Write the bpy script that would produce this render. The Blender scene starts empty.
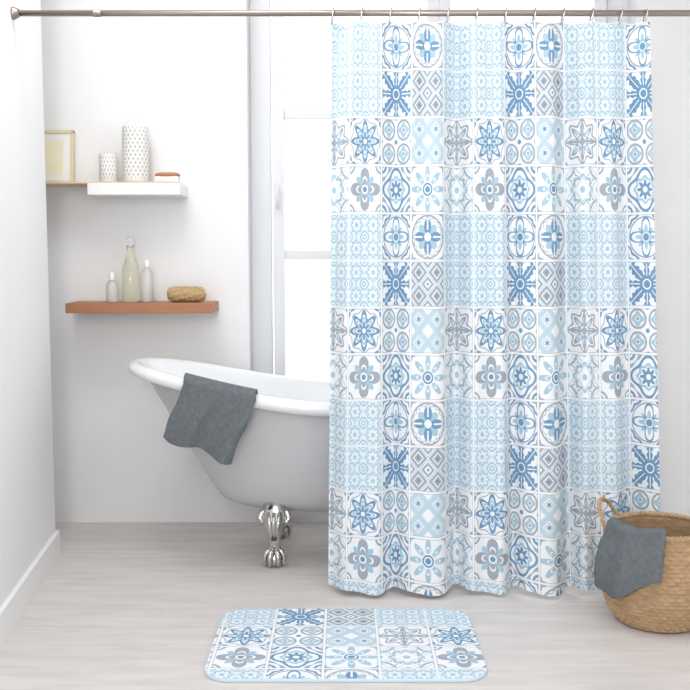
import bpy, bmesh, math, random
from math import sin, cos, pi, radians, sqrt, atan2
from mathutils import Vector, Matrix
random.seed(4)
sc = bpy.context.scene
sc.view_settings.view_transform = 'Standard'

def lin(c):
    return tuple(((v/255.0)/12.92 if v/255.0 <= .04045 else (((v/255.0)+.055)/1.055)**2.4) for v in c)+(1.0,)

# ---------------------------------------------------------------- node DSL
class S:
    def __init__(s, t, sock): s.t=t; s.k=sock
def M(t, op, *a):
    n=t.nodes.new('ShaderNodeMath'); n.operation=op
    for i,v in enumerate(a):
        if isinstance(v,S): t.links.new(v.k, n.inputs[i])
        else: n.inputs[i].default_value=v
    return S(t,n.outputs[0])
def _op(name, rev=False):
    def f(s,o):
        return M(s.t,name,o,s) if rev else M(s.t,name,s,o)
    return f
S.__add__=_op('ADD'); S.__radd__=_op('ADD'); S.__sub__=_op('SUBTRACT'); S.__rsub__=_op('SUBTRACT',True)
S.__mul__=_op('MULTIPLY'); S.__rmul__=_op('MULTIPLY'); S.__pow__=_op('POWER')
S.__lt__=_op('LESS_THAN'); S.__gt__=_op('GREATER_THAN')
S.__or__=_op('MAXIMUM'); S.__and__=_op('MULTIPLY')
def band(a,c,w): return M(a.t,'COMPARE',a,c,w)
def ab(a): return M(a.t,'ABSOLUTE',a)
def fr_(a): return M(a.t,'FRACT',a)
def sq(a,b): return M(a.t,'SQRT',a*a+b*b)
def inv(a): return 1.0-a

def tile_group():
    g=bpy.data.node_groups.new('patchwork_tiles','ShaderNodeTree')
    g.interface.new_socket('Vector',in_out='INPUT',socket_type='NodeSocketVector')
    g.interface.new_socket('Color',in_out='OUTPUT',socket_type='NodeSocketColor')
    gi=g.nodes.new('NodeGroupInput'); go=g.nodes.new('NodeGroupOutput')
    sp=g.nodes.new('ShaderNodeSeparateXYZ'); g.links.new(gi.outputs[0],sp.inputs[0])
    U=S(g,sp.outputs[0]); V=S(g,sp.outputs[1])
    ix=M(g,'FLOORED_MODULO',M(g,'FLOOR',U),4.0); iy=M(g,'FLOORED_MODULO',M(g,'FLOOR',V),4.0)
    x=fr_(U)*2.0-1.0; y=fr_(V)*2.0-1.0
    ax=ab(x); ay=ab(y); r=sq(x,y); th=M(g,'ARCTAN2',y,x)
    c4=M(g,'COSINE',th*4.0); c8=M(g,'COSINE',th*8.0); c16=M(g,'COSINE',th*16.0)
    c2=ab(M(g,'COSINE',th*2.0)); s2=ab(M(g,'SINE',th*2.0)); a4=ab(c4); s4=ab(M(g,'SINE',th*4.0))
    cr=sq(1.0-ax,1.0-ay); mxy=ax|ay; mny=M(g,'MINIMUM',ax,ay)
    cth4=M(g,'COSINE',M(g,'ARCTAN2',1.0-ay,1.0-ax)*4.0)
    sx=fr_(U*2.0)*2.0-1.0; sy=fr_(V*2.0)*2.0-1.0
    ex=ab(sx); ey=ab(sy); e=ex+ey; er=sq(ex,ey); ec8=M(g,'COSINE',M(g,'ARCTAN2',sy,sx)*8.0); ec4=M(g,'COSINE',M(g,'ARCTAN2',sy,sx)*4.0)
    ecr=sq(1.0-ex,1.0-ey)
    l1=ab(fr_(U*2.0+V*2.0)-0.5); l2=ab(fr_(U*2.0-V*2.0)-0.5)
    lm=M(g,'MINIMUM',l1,l2)
    diag=ab(ax-ay)
    def rowm(i): return band(iy,3.0-i,.1)
    def colm(i): return band(ix,float(i),.1)
    Dt=[];Lt=[];Gt=[]
    def add(sel,D=None,L=None,G=None):
        for m,lst in ((D,Dt),(L,Lt),(G,Gt)):
            if m is not None: lst.append(m&sel)
    top=iy>1.5
    lace=(ix<1.5)&top
    add(lace, L=(band(er,.62+ec8*.10,.10)|(er<.2)|band(ecr,.5+ec4*.06,.08)|band(ecr,.18,.07)|band(e,1.0,.035)), G=None)
    add(rowm(0)&colm(2), D=(band(r,.55+c4*.26,.06)|(r<.16)|(band(cr,.50+cth4*.1,.06))), L=((r<.42+c8*.12)&(r>.2)), G=(cr<.28+cth4*.08)|band(r,.86,.035))
    add(rowm(0)&colm(3), D=((r<.76*c2)&(r>.2)&inv((mny<.04)&(r>.3))), G=(band(r,.9,.04)|(cr<.3+cth4*.08)|band(r,.80+c16*.04,.02)), L=(r<.68*s2)&(r>.18))
    leafd=r<(s2**2.8)*1.24*(1.0+.15*M(g,'SINE',r*24.0))
    leafa=r<(c2**4.2)*.98*(1.0+.17*M(g,'SINE',r*24.0))
    vein=((diag<.03)|(mny<.025))&(r>.36)
    add(rowm(1)&colm(2), D=((leafd|leafa|(r<.26))&inv(vein)&inv(band(r,.2,.03))), G=(band(cr,.10,.04)), L=(band(ax,.9,.04)&(ay<.22))|(band(ay,.9,.04)&(ax<.22)))
    add(rowm(1)&colm(3), G=((e<.95)&inv(band(e,.52,.07)))|((e>1.32)&inv(e>1.62)), D=(e<.2)|(e>1.84), L=band(e,1.12,.06))
    add(rowm(2)&colm(0), G=band(r,.50+c8*.22,.085)|band(r,.80+c8*.12,.05)|(r<.16)|((mny<.05)&(r<.9))|(cr<.22), L=band(r,.28,.05)|((r<.62)&(r>.38)&(diag<.06)))
    add(rowm(2)&colm(1), D=band(r,.62+c8*.18,.10)|((r<.3+c8*.12)&(r>.11))|((cr<.36+cth4*.1)&(cr>.22)), L=(band(r,.42+c8*.14,.06)), G=(cr<.17)|band(r,.88+c8*.06,.025))
    add(rowm(2)&colm(2), G=band(er,.80,.10)|(er<.16), L=(er<.56+ec4*.1)&(er>.24), D=(ecr<.2))
    add(rowm(2)&colm(3), L=((lm<.17)&inv(band(lm,.075,.02)))|(band(er,.32+ec4*.08,.06)), D=(er<.18))
    add(rowm(3)&colm(0), L=band(r,.55+c8*.07,.06)|band(cr,.55,.06)|(ecr<.28)|band(e,1.0,.04), G=band(er,.42+ec4*.12,.06))
    add(rowm(3)&colm(1), G=((r<.9*c2**.8)&(r>.2)&inv(band(r,.5*c2,.05)&(c2>.4)))|band(cr,.34,.05), L=((r<.72*s2**2.0)&(r>.2))|(cr<.2), D=(r<.12))
    add(rowm(3)&colm(2), D=band(r,.76+c4*.12,.065)|((r<.34+c8*.10)&(r>.13))|((cr<.36)&(cr>.24)), L=band(r,.5+c8*.05,.06)|(cr<.16), G=((cr<.62+cth4*.08)&(cr>.5)))
    add(rowm(3)&colm(3), L=((r<.98*a4)&(r>.34)&inv(band(r,.6*a4,.04))), D=(r<.14)|band(r,.24,.04), G=(cr<.28+cth4*.08))
    def tot(l):
        a=l[0]
        for b in l[1:]: a=a|b
        return a
    edge=inv(mxy>.955)
    D=tot(Dt)&edge; L=tot(Lt)&edge; G=(tot(Gt)&edge)|(band(mxy,.935,.014)&inv(lace)&.7)
    def mix(prev,col,f):
        n=g.nodes.new('ShaderNodeMix'); n.data_type='RGBA'
        g.links.new(f.k,n.inputs[0])
        if isinstance(prev,tuple): n.inputs[6].default_value=prev
        else: g.links.new(prev,n.inputs[6])
        n.inputs[7].default_value=col
        return n.outputs[2]
    c=mix(lin((238,241,244)),lin((227,235,241)),lace)
    c=mix(c,lin((168,199,215)),L)
    c=mix(c,lin((162,171,182)),G)
    c=mix(c,lin((112,152,186)),D)
    g.links.new(c,go.inputs[0])
    return g
TG=tile_group()

def mat(name,col,rough=.6,metal=0,trans=0,spec=.5,ior=1.45,noise=None,bump=None,alpha=1):
    m=bpy.data.materials.new(name); m.use_nodes=True
    t=m.node_tree; b=t.nodes['Principled BSDF']
    b.inputs['Base Color'].default_value=lin(col); b.inputs['Roughness'].default_value=rough
    b.inputs['Metallic'].default_value=metal; b.inputs['Transmission Weight'].default_value=trans
    b.inputs['Specular IOR Level'].default_value=spec; b.inputs['IOR'].default_value=ior
    b.inputs['Alpha'].default_value=alpha
    tc=t.nodes.new('ShaderNodeTexCoord'); mp=t.nodes.new('ShaderNodeMapping'); t.links.new(tc.outputs['Object'],mp.inputs[0])
    if noise:
        col2,scale,fac=noise
        mp.inputs['Scale'].default_value=scale
        n=t.nodes.new('ShaderNodeTexNoise'); n.inputs['Scale'].default_value=1; n.inputs['Detail'].default_value=5
        t.links.new(mp.outputs[0],n.inputs[0])
        cr=t.nodes.new('ShaderNodeValToRGB'); cr.color_ramp.elements[0].position=.5-fac; cr.color_ramp.elements[1].position=.5+fac
        cr.color_ramp.elements[0].color=lin(col); cr.color_ramp.elements[1].color=lin(col2)
        t.links.new(n.outputs[0],cr.inputs[0]); t.links.new(cr.outputs[0],b.inputs['Base Color'])
    if bump:
        scale,st=bump
        n=t.nodes.new('ShaderNodeTexNoise'); n.inputs['Scale'].default_value=scale; n.inputs['Detail'].default_value=4
        t.links.new(tc.outputs['Object'],n.inputs[0])
        bp=t.nodes.new('ShaderNodeBump'); bp.inputs['Strength'].default_value=st; bp.inputs['Distance'].default_value=.01
        t.links.new(n.outputs[0],bp.inputs['Height']); t.links.new(bp.outputs[0],b.inputs['Normal'])
    return m

def obj(name,verts,faces,mt,parent=None,smooth=True,uvs=None):
    me=bpy.data.meshes.new(name); me.from_pydata([tuple(v) for v in verts],[],faces); me.update()
    if smooth:
        for p in me.polygons: p.use_smooth=True
    if uvs:
        ul=me.uv_layers.new(name='UVMap')
        for l in me.loops: ul.data[l.index].uv=uvs[l.vertex_index]
    o=bpy.data.objects.new(name,me); sc.collection.objects.link(o)
    if mt: me.materials.append(mt)
    if parent: o.parent=parent
    return o
def empty(name,loc=(0,0,0)):
    e=bpy.data.objects.new(name,None); e.location=loc; e.empty_display_size=.05; sc.collection.objects.link(e); return e
def box(name,x0,x1,y0,y1,z0,z1,mt,parent=None,bev=0.0):
    bm=bmesh.new(); bmesh.ops.create_cube(bm,size=1)
    for v in bm.verts:
        v.co=Vector((x0+(v.co.x+.5)*(x1-x0),y0+(v.co.y+.5)*(y1-y0),z0+(v.co.z+.5)*(z1-z0)))
    if bev: bmesh.ops.bevel(bm,geom=bm.edges[:],offset=bev,segments=3,affect='EDGES',profile=.5)
    me=bpy.data.meshes.new(name); bm.to_mesh(me); bm.free(); me.materials.append(mt)
    o=bpy.data.objects.new(name,me); sc.collection.objects.link(o)
    if parent: o.parent=parent
    return o
def grid(nu,nv,fn,closeu=False):
    vs=[];fs=[]
    for j in range(nv):
        for i in range(nu): vs.append(fn(i,j))
    for j in range(nv-1):
        for i in range(nu if closeu else nu-1):
            a=j*nu+i; b=j*nu+(i+1)%nu
            fs.append((a,b,b+nu,a+nu))
    return vs,fs
def lathe(name,prof,loc,mt,parent=None,seg=48,mod=None):
    def fn(i,j):
        a=2*pi*i/seg; r,z=prof[j]
        if mod: r=mod(r,z,a)
        return (loc[0]+r*cos(a),loc[1]+r*sin(a),loc[2]+z)
    vs,fs=grid(seg,len(prof),fn,True)
    return obj(name,vs,fs,mt,parent)
def sweep(name,pts,rad,mt,parent=None,seg=14,closed=False,flat=1.0,cap=True):
    n=len(pts); P=[Vector(p) for p in pts]; vs=[];fs=[]
    up=None
    for i in range(n):
        if closed: t=P[(i+1)%n]-P[i-1]
        else: t=P[min(i+1,n-1)]-P[max(i-1,0)]
        t.normalize()
        if up is None:
            up=Vector((0,0,1)) if abs(t.z)<.9 else Vector((0,1,0))
        s=t.cross(up).normalized(); up=s.cross(t).normalized()
        r=rad[i] if isinstance(rad,(list,tuple)) else rad
        for k in range(seg):
            a=2*pi*k/seg
            vs.append(P[i]+s*cos(a)*r+up*sin(a)*r*flat)
    for i in range(n if closed else n-1):
        for k in range(seg):
            a=i*seg+k;b=i*seg+(k+1)%seg;c=((i+1)%n)*seg+(k+1)%seg;d=((i+1)%n)*seg+k
            fs.append((a,b,c,d))
    if cap and not closed:
        fs.append(tuple(range(seg))[::-1]); fs.append(tuple((n-1)*seg+k for k in range(seg)))
    return obj(name,vs,fs,mt,parent)
def fit(tab,x):
    if x<=tab[0][0]: return tab[0][1]
    for (a,b),(c,d) in zip(tab,tab[1:]):
        if x<=c:
            t=(x-a)/(c-a); return b+(d-b)*t
    return tab[-1][1]
def smooth(o,l=1):
    m=o.modifiers.new('s','SUBSURF'); m.levels=l; m.render_levels=l
def solid(o,t,off=0):
    m=o.modifiers.new('sol','SOLIDIFY'); m.thickness=t; m.offset=off

# ---------------------------------------------------------------- materials
m_wall=mat('white_plaster',(246,246,246),.8,bump=(14,.08),noise=((242,241,241),(3,3,3),.25))
m_wallL=mat('white_paint',(240,240,241),.8,bump=(25,.05))
m_trim=mat('white_trim',(244,244,244),.4)
m_frame=mat('window_paint',(232,233,235),.45)
m_ceil=mat('ceiling_paint',(244,244,244),.9)
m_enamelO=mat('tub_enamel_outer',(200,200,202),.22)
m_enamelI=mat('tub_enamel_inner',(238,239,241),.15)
m_chrome=mat('chrome',(205,203,200),.16,metal=1)
m_rod=mat('brushed_steel',(160,149,141),.28,metal=1)
m_towel=mat('grey_terry',(122,128,132),.95,spec=.1,bump=(350,.6),noise=((107,113,117),(60,60,60),.2))
m_woodD=mat('warm_wood',(184,130,94),.5,noise=((162,108,76),(3,60,40),.22))
m_woodL=mat('light_wood',(226,206,180),.55,noise=((212,190,160),(4,60,60),.25))
m_white=mat('white_ceramic',(240,240,238),.35)
m_glass=mat('clear_glass',(240,244,242),.05,trans=.85)
m_oil=mat('pale_oil_glass',(250,249,230),.06,trans=.75)
m_soap=mat('frosted_bottle',(240,242,236),.3,trans=.5)
m_bristle=mat('loofah_fibre',(226,200,152),.9,noise=((196,162,112),(90,90,90),.2),bump=(180,1.0))
m_mat_side=mat('mat_side',(206,222,232),.9)
m_pic=mat('picture_art',(236,232,205),.6,noise=((246,238,196),(20,6,10),.15))
m_gold=mat('pale_gold_frame',(226,208,170),.5)
m_bask=mat('seagrass',(204,175,140),.8,noise=((168,134,98),(26,26,70),.28),bump=(160,.5))

# floor: whitewashed boards
m_floor=bpy.data.materials.new('whitewashed_boards'); m_floor.use_nodes=True
t=m_floor.node_tree; b=t.nodes['Principled BSDF']; b.inputs['Roughness'].default_value=.42
tc=t.nodes.new('ShaderNodeTexCoord')
br=t.nodes.new('ShaderNodeTexBrick'); br.offset=.37; br.inputs['Scale'].default_value=1
br.inputs['Brick Width'].default_value=1.7; br.inputs['Row Height'].default_value=.16; br.inputs['Mortar Size'].default_value=.0012
br.inputs['Color1'].default_value=lin((223,218,215)); br.inputs['Color2'].default_value=lin((220,215,212)); br.inputs['Mortar'].default_value=lin((209,204,201))
t.links.new(tc.outputs['Object'],br.inputs[0])
mp=t.nodes.new('ShaderNodeMapping'); mp.inputs['Scale'].default_value=(2.2,16,1); t.links.new(tc.outputs['Object'],mp.inputs[0])
ns=t.nodes.new('ShaderNodeTexNoise'); ns.inputs['Scale'].default_value=1.5; ns.inputs['Detail'].default_value=8; ns.inputs['Distortion'].default_value=.6
t.links.new(mp.outputs[0],ns.inputs[0])
rp=t.nodes.new('ShaderNodeValToRGB'); rp.color_ramp.elements[0].position=.35; rp.color_ramp.elements[1].position=.65
rp.color_ramp.elements[0].color=(.88,.87,.86,1); rp.color_ramp.elements[1].color=(1.0,1.0,1.0,1)
t.links.new(ns.outputs[0],rp.inputs[0])
mx=t.nodes.new('ShaderNodeMix'); mx.data_type='RGBA'; mx.blend_type='MULTIPLY'; mx.inputs[0].default_value=1
t.links.new(br.outputs[0],mx.inputs[6]); t.links.new(rp.outputs[0],mx.inputs[7]); t.links.new(mx.outputs[2],b.inputs['Base Color'])

def tilemat(name,rough,bump=None,transl=0):
    m=bpy.data.materials.new(name); m.use_nodes=True; t=m.node_tree; b=t.nodes['Principled BSDF']
    b.inputs['Roughness'].default_value=rough; b.inputs['Specular IOR Level'].default_value=.2
    uv=t.nodes.new('ShaderNodeUVMap'); g=t.nodes.new('ShaderNodeGroup'); g.node_tree=TG
    t.links.new(uv.outputs[0],g.inputs[0]); t.links.new(g.outputs[0],b.inputs['Base Color'])
    if bump:
        tc=t.nodes.new('ShaderNodeTexCoord')
        n=t.nodes.new('ShaderNodeTexNoise'); n.inputs['Scale'].default_value=bump; t.links.new(tc.outputs['Object'],n.inputs[0])
        bp=t.nodes.new('ShaderNodeBump'); bp.inputs['Strength'].default_value=.4; bp.inputs['Distance'].default_value=.004
        t.links.new(n.outputs[0],bp.inputs['Height']); t.links.new(bp.outputs[0],b.inputs['Normal'])
    return m
m_curt=tilemat('curtain_fabric',.7)
m_mat=tilemat('mat_fabric',.95,260)

# ---------------------------------------------------------------- room
YB=4.47; ZC=2.8; WL,WR=-.43,1.27; WZ0,WZ1=.10,2.62
box('floor',-2.2,2.4,-1.5,4.9,-.1,0,m_floor)
wb=empty('wall_back')
box('panel_left',-2.0,WL,YB,YB+.22,0,ZC,m_wall,wb)
box('panel_right',WR,2.2,YB,YB+.22,0,ZC,m_wall,wb)
box('panel_under_window',WL,WR,YB,YB+.22,0,WZ0,m_wall,wb)
box('panel_over_window',WL,WR,YB,YB+.22,WZ1,ZC,m_wall,wb)
def wx(y): return -1.177+(3.975-y)*.0878
def prism(name,pts,z0,z1,mt,parent=None):
    n=len(pts); vs=[(p[0],p[1],z0) for p in pts]+[(p[0],p[1],z1) for p in pts]
    fs=[tuple(range(n))[::-1],tuple(range(n,2*n))]+[(i,(i+1)%n,n+(i+1)%n,n+i) for i in range(n)]
    return obj(name,vs,fs,mt,parent,smooth=False)
prism('wall_left',[(wx(-1.5),-1.5),(wx(3.975),3.975),(-2.0,3.975),(-2.0,-1.5)],0,ZC,m_wallL)
prism('baseboard_left',[(wx(-1.5),-1.5),(wx(-1.5)+.016,-1.5),(wx(3.985)+.016,3.99),(-1.99,3.99),(-1.99,3.975),(wx(3.975),3.975)],0,.10,m_trim)
box('wall_recess',-2.2,-2.0,-1.5,YB+.22,0,ZC,m_wall)
box('wall_right',2.0,2.2,-1.5,YB,0,ZC,m_wall)
box('ceiling',-2.2,2.2,-1.5,YB+.22,ZC,ZC+.1,m_ceil)
# window
w=empty('window_1')
yf0,yf1=4.60,4.66
def fb(n,x0,x1,z0,z1,y0=yf0,y1=yf1,mt=m_frame): return box(n,x0,x1,y0,y1,z0,z1,mt,w,.004)
fb('frame_left',WL,WL+.095,WZ0,WZ1); fb('frame_right',WR-.095,WR,WZ0,WZ1)
fb('frame_top',WL,WR,WZ1-.07,WZ1); fb('frame_bottom',WL,WR,WZ0,WZ0+.06)
xm=(WL+WR)/2
gm=bpy.data.materials.new('pane_glass'); gm.use_nodes=True; t=gm.node_tree
t.nodes.remove(t.nodes['Principled BSDF'])
tr=t.nodes.new('ShaderNodeBsdfTransparent'); gl=t.nodes.new('ShaderNodeBsdfGlossy'); gl.inputs['Roughness'].default_value=.02
ms=t.nodes.new('ShaderNodeMixShader'); ms.inputs[0].default_value=.04
t.links.new(tr.outputs[0],ms.inputs[1]); t.links.new(gl.outputs[0],ms.inputs[2]); t.links.new(ms.outputs[0],t.nodes['Material Output'].inputs[0])
for k,(a,c) in enumerate(((WL+.105,xm),(xm,WR-.105))):
    fb(f'stile_a{k}',a,a+.05,WZ0+.05,WZ1-.06,4.575,4.64); fb(f'stile_b{k}',c-.055,c,WZ0+.05,WZ1-.06,4.575,4.64)
    fb(f'rail_top{k}',a,c,WZ1-.13,WZ1-.06,4.575,4.64)
    fb(f'panel{k}',a,c,WZ0+.05,.45,4.59,4.635)
    for j,z in enumerate((.59,1.215,1.845)):
        fb(f'muntin_{k}_{j}',a+.045,c-.05,z-.02,z+.02,4.59,4.635)
    box(f'pane_{k}',a+.045,c-.05,4.612,4.615,.44,WZ1-.12,gm,w)
sweep('handle',[(WL+.125,4.575,1.52),(WL+.125,4.55,1.52),(WL+.125,4.545,1.50),(WL+.125,4.545,1.42)],.007,m_frame,w)

# ---------------------------------------------------------------- bathtub
tub=empty('bathtub')
ZB=.195; CXR=-.06; YC=4.03
def rimz(x):
    t=max(0,min(1,(.0-x)/.86)); return .645+.135*(t*t*(3-2*t)*.55+t*t*.45)
XL=[(0,-.44),(.06,-.50),(.2,-.55),(.45,-.635),(.7,-.72),(.9,-.79),(1,-.825)]
XR=[(0,.50),(.06,.54),(.2,.58),(.45,.62),(.7,.65),(.9,.67),(1,.68)]
BB=[(0,.17),(.06,.205),(.2,.245),(.45,.28),(.7,.297),(.9,.308),(1,.312)]
def tubpt(a,k,f,out,dz,floorz=0):
    xl,xr,b_=fit(XL,f),fit(XR,f),fit(BB,f)
    cx=(xl+xr)/2; A=((xr-xl)/2)*k+out; B=b_*k+out
    n=2.35; ca,sa=cos(a),sin(a)
    ex=abs(ca)**(2/n)*(1 if ca>=0 else -1); ey=abs(sa)**(2/n)*(1 if sa>=0 else -1)
    x=cx+A*ex; y=YC+B*ey
    xr1=(-.825+.68)/2+((.68+.825)/2)*ex
    z=ZB+floorz+(rimz(xr1)-ZB-floorz)*f+dz
    return (x,y,z)
prof=[(.02,0,0,0),(.5,0,0,0),(.85,0,0,.004),(1,0,0,.018),(1,.06,0,0.008),(1,.13,0,0),(1,.22,0,0),(1,.35,0,0),(1,.5,0,0),(1,.65,0,0),(1,.8,0,0),(1,.9,0,0),(1,.95,0,-.006)]
roll=[(.004,-.03),(.022,-.034),(.040,-.026),(.049,-.010),(.047,.006),(.036,.018),(.018,.022),(.0,.018),(-.013,.006),(-.019,-.012)]
prof+=[(1,1,o,d) for o,d in roll]
prof+=[(1,.9,-.022,0),(1,.75,-.024,0),(1,.55,-.026,0),(1,.35,-.03,0),(1,.2,-.036,0),(1,.1,-.05,0.0),(.85,.08,-.05,0),(.5,.07,-.03,0),(.03,.07,0,0)]
NS=120
vs,fs=grid(NS,len(prof),lambda i,j: tubpt(2*pi*i/NS,*prof[j]),True)
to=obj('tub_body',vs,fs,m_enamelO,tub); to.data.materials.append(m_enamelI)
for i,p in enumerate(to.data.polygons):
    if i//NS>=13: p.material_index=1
smooth(to,1)
def foot(idx,x,y,sx,sy):
    f=empty(f'foot_{idx}',(0,0,0)); f.parent=tub
    def P(dx,dy,z): return (x+sx*dx,y+sy*dy,z)
    sweep('leg',[P(0,-.045,.262),P(0,-.02,.235),P(0,.004,.205),P(0,.022,.17),P(0,.024,.135),P(0,.012,.10),P(0,.004,.07),P(0,.008,.045)],
          [.030,.046,.050,.041,.029,.022,.024,.028],m_chrome,f,seg=20,flat=.7)
    for s in (-1,1):
        sweep('scroll',[P(s*.03,.0,.222),P(s*.05,.006,.212),P(s*.058,.010,.192),P(s*.046,.016,.176),P(s*.034,.018,.184),P(s*.038,.016,.198)],[.012,.014,.013,.011,.009,.006],m_chrome,f,seg=10)
    for s in (-1,0,1):
        sweep('rib',[P(s*.02,.034-abs(s)*.006,.22),P(s*.018,.052-abs(s)*.004,.185),P(s*.012,.05,.15),P(s*.008,.036,.11)],[.006,.009,.008,.004],m_chrome,f,seg=8)
    lathe('ball',[(.0005,-.031),(.012,-.029),(.022,-.022),(.029,-.011),(.031,0),(.029,.011),(.022,.022),(.012,.029),(.0005,.031)],P(0,.012,.031),m_chrome,f,24)
    for an in (-70,-25,25,70,180):
        a=radians(an); c,s_=cos(a),sin(a)
        sweep('claw',[P(s_*.012,.012+c*.012,.072),P(s_*.030,.012+c*.030,.062),P(s_*.040,.012+c*.040,.042),P(s_*.039,.012+c*.039,.02),P(s_*.032,.012+c*.032,.004)],[.010,.0115,.010,.008,.003],m_chrome,f,seg=10)
foot(1,-.276,3.84,1,-1); foot(2,-.276,4.22,1,1); foot(3,.36,3.84,1,-1); foot(4,.36,4.22,1,1)

# towel on tub
def rimfront(x):
    ex=(x-CXR-(-.0125))/ (.7525+.02); ex=max(-.99,min(.99,ex))
    ey=(1-abs(ex)**2.35)**(1/2.35)
    return YC-(.312+.018)*ey, rimz(x)
NU,NV=60,90
def towelf(i,j):
    u=i/(NU-1); v=j/(NV-1)
    x0=-.605+.275*u
    Lin=.035; R=.040
    Lout=.205+.03*u+.012*sin(u*9)
    tot=Lin+R*pi*.9+Lout
    s=v*tot
    if s<Lin: dy=R*.95+.25*(Lin-s); dz=-(Lin-s)-.0; hang=0
    elif s<Lin+R*pi*.9:
        a=(s-Lin)/R; dy=R*cos(a*1/.9); dz=R*.85*sin(a/.9); hang=0
    else: hang=s-Lin-R*pi*.9; dy=-R; dz=-hang
    x=x0-.42*hang
    y,z=rimfront(x0)
    fold=.006*sin(u*11+1.0)+.004*sin(u*23+v*3)
    k=min(1,max(0,hang/.1)) if hang>0 else 0
    y2=y+dy-(.006+.006*k)+fold*k*1.4+(hang*.08)
    z2=z+dz+.003
    return (x+.004*sin(v*14)*k,y2,z2)
vs,fs=grid(NU,NV,towelf)
tw=obj('grey_towel',vs,fs,m_towel); solid(tw,.007,0)

# ---------------------------------------------------------------- shelves + contents
box('wooden_shelf',-1.19,-.565,4.25,YB,.969,1.011,m_woodD,None,.002)
us=empty('white_wall_shelf')
box('shelf_box',-1.085,-.695,4.25,YB,1.468,1.517,m_white,us,.003)
box('shelf_top',-1.45,-.71,4.252,YB,1.515,1.523,m_woodL,us,.002)
Z2=1.523; Z1=1.011
prof=[(.001,0),(.05,0),(.055,.006),(.056,.02),(.057,.21),(.055,.235),(.046,.25),(.03,.258),(.026,.266),(.022,.266),(.022,.255),(.04,.245),(.05,.2),(.05,.02),(.001,.015)]
def fine(prof,n=6):
    out=[]
    for a,c in zip(prof,prof[1:]):
        k=n if abs(c[1]-a[1])>.05 else 1
        for i in range(k): out.append((a[0]+(c[0]-a[0])*i/k,a[1]+(c[1]-a[1])*i/k))
    return out+[prof[-1]]
m_vase=mat('perforated_ceramic',(240,240,238),.5)
t=m_vase.node_tree; bb=t.nodes['Principled BSDF']
tc=t.nodes.new('ShaderNodeTexCoord'); sp=t.nodes.new('ShaderNodeSeparateXYZ'); t.links.new(tc.outputs['Object'],sp.inputs[0])
X=S(t,sp.outputs[0]);Y=S(t,sp.outputs[1]);Z=S(t,sp.outputs[2])
ang=M(t,'ARCTAN2',Y,X)*(18/(2*pi)); zz=Z*60.0
p=ab(fr_(ang+zz*.5)-.5); q=ab(fr_(ang-zz*.5)-.5)
hole=((p|q)<.27)&(Z>.018)&(Z<.235)
mxn=t.nodes.new('ShaderNodeMix'); mxn.data_type='RGBA'; t.links.new(hole.k,mxn.inputs[0]); mxn.inputs[6].default_value=lin((240,240,238)); mxn.inputs[7].default_value=lin((194,191,186))
t.links.new(mxn.outputs[2],bb.inputs['Base Color'])
bp=t.nodes.new('ShaderNodeBump'); bp.invert=True; bp.inputs['Distance'].default_value=.004; t.links.new(hole.k,bp.inputs['Height']); t.links.new(bp.outputs[0],bb.inputs['Normal'])
v=lathe('perforated_vase',fine(prof,10),(0,0,0),m_vase,None,64); v.location=(-.900,4.36,Z2+.001)
v=lathe('ceramic_candle_jar',[(.001,0),(.034,0),(.038,.004),(.039,.05),(.039,.11),(.036,.118),(.032,.118),(.032,.1),(.001,.098)],(0,0,0),m_vase,None,48); v.location=(-1.015,4.34,Z2+.001)
v.scale=(1,1,1.05)
def brush(name,x0,x1,y,z,w_,h,mt1,mt2):
    e=empty(name)
    n=16; pts=[];rad=[]
    for i in range(n+1):
        t_=i/n; pts.append((x0+(x1-x0)*t_,y,z+h*.72)); rad.append(max(.002,w_*(1-abs(2*t_-1)**4)**.5))
    sweep('back',pts,rad,mt1,e,16,flat=h*.28/w_)
    NX,NY=26,6
    vs=[];fs=[]
    for i in range(NX):
        for j in range(NY):
            cx=x0+(x1-x0)*(.08+.84*i/(NX-1)); cy=y+w_*.75*(2*j/(NY-1)-1)
            q=len(vs); a=.0022
            jx=random.uniform(-.003,.003); jy=random.uniform(-.003,.003)
            for dx,dy in ((-a,-a),(a,-a),(a,a),(-a,a)): vs.append((cx+dx,cy+dy,z+h*.6))
            for dx,dy in ((-a,-a),(a,-a),(a,a),(-a,a)): vs.append((cx+dx+jx,cy+dy+jy,z+.0005))
            for k in range(4): fs.append((q+k,q+(k+1)%4,q+4+(k+1)%4,q+4+k))
            fs.append((q+7,q+6,q+5,q+4))
    obj('bristle_tufts',vs,fs,mt2,e,smooth=False)
brush('nail_brush',-.815,-.705,4.33,Z2+.001,.026,.044,m_woodD,m_white)
# loofah sponge: lumpy rounded roll
NL,SL=44,40
def lf(i,j):
    t_=j/(NL-1); a=2*pi*i/SL; x=-.775+.172*t_
    e_=max(.0,1-abs(2*t_-1)**7)**.5
    r=(.033+.0018*sin(9*a+t_*14)+.0014*sin(t_*46+3*a)+.001*random.uniform(-1,1))*e_
    z=.0335+r*sin(a); return (x,4.35+r*1.1*cos(a),Z1+.001+max(0,z))
vs,fs=grid(SL,NL,lf,True)
obj('loofah_sponge',vs,fs,m_bristle)
bt=empty('stoppered_glass_bottle')
lathe('bottle',[(.001,0),(.034,0),(.039,.005),(.040,.02),(.039,.11),(.034,.15),(.02,.185),(.015,.2),(.014,.235),(.019,.24),(.019,.246),(.012,.246)],(-.935,4.37,Z1+.001),m_oil,bt)
lathe('stopper',[(.001,.236),(.011,.238),(.012,.25),(.017,.262),(.017,.275),(.010,.285),(.001,.286)],(-.935,4.37,Z1+.001),m_glass,bt)
bt=empty('slim_bottle')
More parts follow.
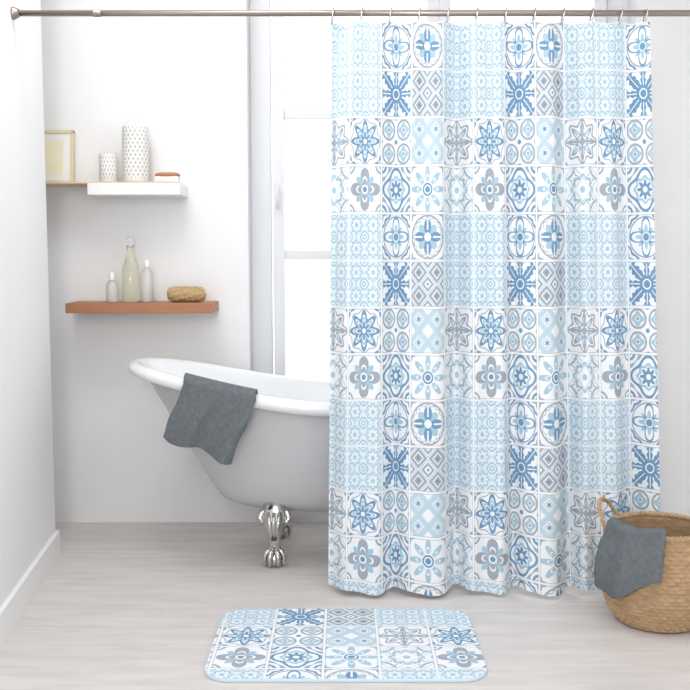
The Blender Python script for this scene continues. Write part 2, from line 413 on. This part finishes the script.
lathe('bottle',[(.001,0),(.024,0),(.027,.004),(.027,.12),(.022,.135),(.011,.145),(.011,.152),(.001,.152)],(-.860,4.35,Z1+.001),m_soap,bt)
lathe('cap',[(.0125,.150),(.0125,.178),(.010,.182),(.001,.182)],(-.860,4.35,Z1+.001),m_white,bt)
bt=empty('small_bottle')
lathe('bottle',[(.001,0),(.022,0),(.025,.004),(.025,.07),(.02,.085),(.010,.092),(.010,.098),(.001,.098)],(-1.01,4.34,Z1+.001),m_soap,bt)
lathe('cap',[(.0115,.096),(.0115,.125),(.009,.13),(.001,.13)],(-1.01,4.34,Z1+.001),m_white,bt)
pf=empty('picture_frame')
fw,fh=.26,.235
for n,a in (('bar_left',(-fw/2,-fw/2+.014,0,fh)),('bar_right',(fw/2-.014,fw/2,0,fh)),('bar_bottom',(-fw/2,fw/2,0,.014)),('bar_top',(-fw/2,fw/2,fh-.014,fh))):
    box(n,a[0],a[1],-.008,.008,a[2],a[3],m_gold,pf,.002)
box('artwork',-fw/2+.01,fw/2-.01,-.002,.004,.01,fh-.01,m_white,pf)
box('print',-.085,.085,-.004,-.002,.045,fh-.045,m_pic,pf)
pf.location=(-1.315,4.41,Z2+.002); pf.rotation_euler=(radians(-9),0,0)

# ---------------------------------------------------------------- curtain, rod
YR=3.5
rod=empty('curtain_rod')
ZR=2.040
sweep('tube',[(wx(YR)+.004,YR,ZR),(1.996,YR,ZR)],.0105,m_rod,rod,24)
for n,x,s in (('flange_a',wx(YR)+.002,1),('flange_b',1.998,-1)):
    sweep(n,[(x,YR,ZR),(x+s*.006,YR,ZR),(x+s*.014,YR,ZR),(x+s*.024,YR,ZR)],[.022,.022,.018,.013],m_rod,rod,28)
sweep('collar',[(-.86,YR,ZR),(-.855,YR,ZR),(-.835,YR,ZR),(-.83,YR,ZR)],[.0105,.0125,.0125,.0105],m_rod,rod,24)
NU,NV=620,80
ZT,ZBm=2.014,.02
def cy(u,v):
    a=.013+.029*v**.5
    uu=u+.012*sin(u*9+1)+.004*sin(v*3+u*20)
    ph=uu*2*pi
    w1=sin(ph*5.5+.6+.4*sin(v*2.2))*.8+sin(ph*2.3+1.7)*.25+sin(ph*11+v*.9)*(.50-.15*v)+sin(ph*8.3+2*v)*.25
    return a*w1
def cx_(u,v):
    xl=-.044-.017*v; xr=1.035+.095*v
    ph=u*2*pi
    return xl+(xr-xl)*u+.010*v*sin(ph*5.5+2.2)*min(1,8*u,8*(1-u))
def cf(i,j):
    u=i/(NU-1);v=j/(NV-1)
    sag=-.010*abs(sin(u*11.0*pi))**.8*max(0,1-v*8)
    return (cx_(u,v),YR-.012+cy(u,v),ZT+(ZBm-ZT)*v+sag+ (0.006*sin(u*2*pi*5.5)*v**8))
vs,fs=grid(NU,NV,cf)
uvs=[(.4+10.35*(i/(NU-1)),16-12.25*(j/(NV-1))) for j in range(NV) for i in range(NU)]
cu=obj('shower_curtain',vs,fs,m_curt,None,True,uvs)
rg=empty('curtain_rings')
for k in range(12):
    u=(k+.02)/11.0 if k<11 else .99
    x=cx_(u,0); pts=[]
    for q in range(20):
        a=2*pi*q/20; pts.append((x+.004*sin(a),YR+.0185*cos(a),ZR-.010+.027*sin(a)))
    sweep(f'ring_{k+1}',pts,.0026,m_chrome,rg,8,closed=True)

# ---------------------------------------------------------------- bath mat
mx0,mx1,my0,my1=-.415,.42,2.765,3.33
rc=.085; outline=[]
for cxn,cyn,a0 in ((mx1-rc,my1-rc,0),(mx0+rc,my1-rc,90),(mx0+rc,my0+rc,180),(mx1-rc,my0+rc,270)):
    for k in range(13):
        a=radians(a0+k*7.5); outline.append((cxn+rc*cos(a),cyn+rc*sin(a),cos(a),sin(a)))
vs=[];prof=[(0,.001),(.0,.008),(-.002,.012),(-.006,.0135)]
n=len(outline)
for o_,z in prof:
    for x,y,nx,ny in outline: vs.append((x+nx*o_,y+ny*o_,z))
fs=[(j*n+i,j*n+(i+1)%n,(j+1)*n+(i+1)%n,(j+1)*n+i) for j in range(len(prof)-1) for i in range(n)]
fs.append(tuple((len(prof)-1)*n+i for i in range(n)))
uvs=[((x-mx0)/.167+.90,(y-my0)/.167+3.60) for x,y,z in vs]
bmt=obj('bath_mat',vs,fs,m_mat,None,False,uvs); bmt.data.materials.append(m_mat_side)
for i,p in enumerate(bmt.data.polygons):
    if i<2*n: p.material_index=1

# ---------------------------------------------------------------- basket
bk=empty('seagrass_basket')
BX,BY=1.05,3.262
BR=[(0,.130),(.03,.152),(.07,.172),(.12,.184),(.16,.187),(.2,.184),(.25,.174),(.29,.163),(.32,.158)]
BH=.315; ROWS=24; SUB=4; SEG=288; K=36
def bf(i,j):
    z=.004+BH*j/(ROWS*SUB); a=2*pi*i/SEG; row=j//SUB; q=(j%SUB)/SUB
    r=fit(BR,z)+.0045*sin(pi*q)*(1+.75*cos(K*a+pi*(row%2)))
    return (BX+r*cos(a),BY+r*sin(a),z)
vs,fs=grid(SEG,ROWS*SUB+1,bf,True)
base=len(vs); NI=20
for j in range(NI):
    z=.004+BH-(BH-.006)*j/(NI-1)
    for i in range(SEG):
        a=2*pi*i/SEG; r=fit(BR,z)-.006; vs.append((BX+r*cos(a),BY+r*sin(a),z))
top=ROWS*SUB*SEG
for i in range(SEG): fs.append((top+i,top+(i+1)%SEG,base+(i+1)%SEG,base+i))
for j in range(NI-1):
    for i in range(SEG):
        a=base+j*SEG+i;b_=base+j*SEG+(i+1)%SEG; fs.append((a,b_,b_+SEG,a+SEG))
fs.append(tuple(base+(NI-1)*SEG+i for i in range(SEG)))
fs.append(tuple(range(SEG))[::-1])
obj('woven_body',vs,fs,m_bask,bk)
for s in range(3):
    pts=[]
    for i in range(180):
        a=2*pi*i/180; q=a*22+s*2*pi/3
        r=.158+.0055*cos(q); pts.append((BX+r*cos(a),BY+r*sin(a),.320+.0055*sin(q)))
    sweep(f'rim_strand_{s}',pts,.0052,m_bask,bk,8,closed=True)
def handle(name,a0):
    ca,sa=cos(a0),sin(a0)
    for s in range(3):
        pts=[]
        N=64
        for i in range(N+1):
            t_=i/N; th=pi*t_
            q=t_*2*pi*6+s*2*pi/3
            w_=.075*cos(th); h_=.085*max(0,sin(th))**.8 if 0<t_<1 else 0
            rr=.160+.040*sin(th)+.004*cos(q)
            px=BX+rr*ca-w_*sa; py=BY+rr*sa+w_*ca
            pts.append((px,py,.300+h_+.004*sin(q)))
        sweep(f'{name}_{s}',pts,.0042,m_bask,bk,8)
handle('handle_left',radians(150)); handle('handle_right',radians(-30))
NU,NV=54,64
def clf(i,j):
    u=i/(NU-1); v=j/(NV-1)
    a=radians(-174+ (72)*u)
    Lin=.07; R=.020; Lout=.215-.055*u+.02*sin(u*5)
    s=v*(Lin+R*pi+Lout)
    rimr=.158
    if s<Lin: r=rimr-R-.004; z=.325-(Lin-s)
    elif s<Lin+R*pi:
        b_=(s-Lin)/R; r=rimr-(R+.003)*cos(b_); z=.325+R*sin(b_)
    else:
        h=s-Lin-R*pi; z=.325-h; r=max(rimr+R+.003, fit(BR,z)+.018)
        r+=.008*min(1,h/.06)*(1+sin(u*13+v*2))
    return (BX+r*cos(a)-.03*max(0,v-.5)*u,BY+r*sin(a),z+.012*(1+sin(u*7+1))*(v if v<.6 else .6))
vs,fs=grid(NU,NV,clf)
cl=obj('grey_cloth',vs,fs,m_towel); solid(cl,.006,0)

# ---------------------------------------------------------------- light
wd=bpy.data.worlds.new('sky'); sc.world=wd; wd.use_nodes=True
wd.node_tree.nodes['Background'].inputs[0].default_value=(.985,.99,1,1); wd.node_tree.nodes['Background'].inputs[1].default_value=1.35
def area(name,loc,target,sx,sy,pw,col=(1,1,1)):
    l=bpy.data.lights.new(name,'AREA'); l.shape='RECTANGLE'; l.size=sx; l.size_y=sy; l.energy=pw; l.color=col
    o=bpy.data.objects.new(name,l); o.location=loc; sc.collection.objects.link(o)
    o.rotation_euler=(Vector(target)-Vector(loc)).to_track_quat('-Z','Y').to_euler(); return o
area('ceiling_fill',(.3,2.0,2.76),(.3,2.0,0),2.2,2.0,17)  # added overhead fill, not a fixture of the bathroom
area('front_fill',(-.5,-.9,2.0),(.5,4,1.0),.7,1.3,38)  # added fill behind the camera, set to the left to shade curtain folds
area('recess_fill',(-.9,3.3,2.74),(-.9,4.4,.9),.9,.6,19)  # unseen fill added to brighten the back wall by the shelves
area('window_daylight',(.4,5.4,1.8),(.1,2.5,.6),1.6,2.2,18)

# ---------------------------------------------------------------- camera
cd=bpy.data.cameras.new('camera'); co=bpy.data.objects.new('camera',cd); sc.collection.objects.link(co)
cd.sensor_width=36; cd.lens=36*1000/690; cd.clip_start=.05
co.location=(0,0,1.235); co.rotation_euler=(radians(90-5.4),0,0)
sc.camera=co
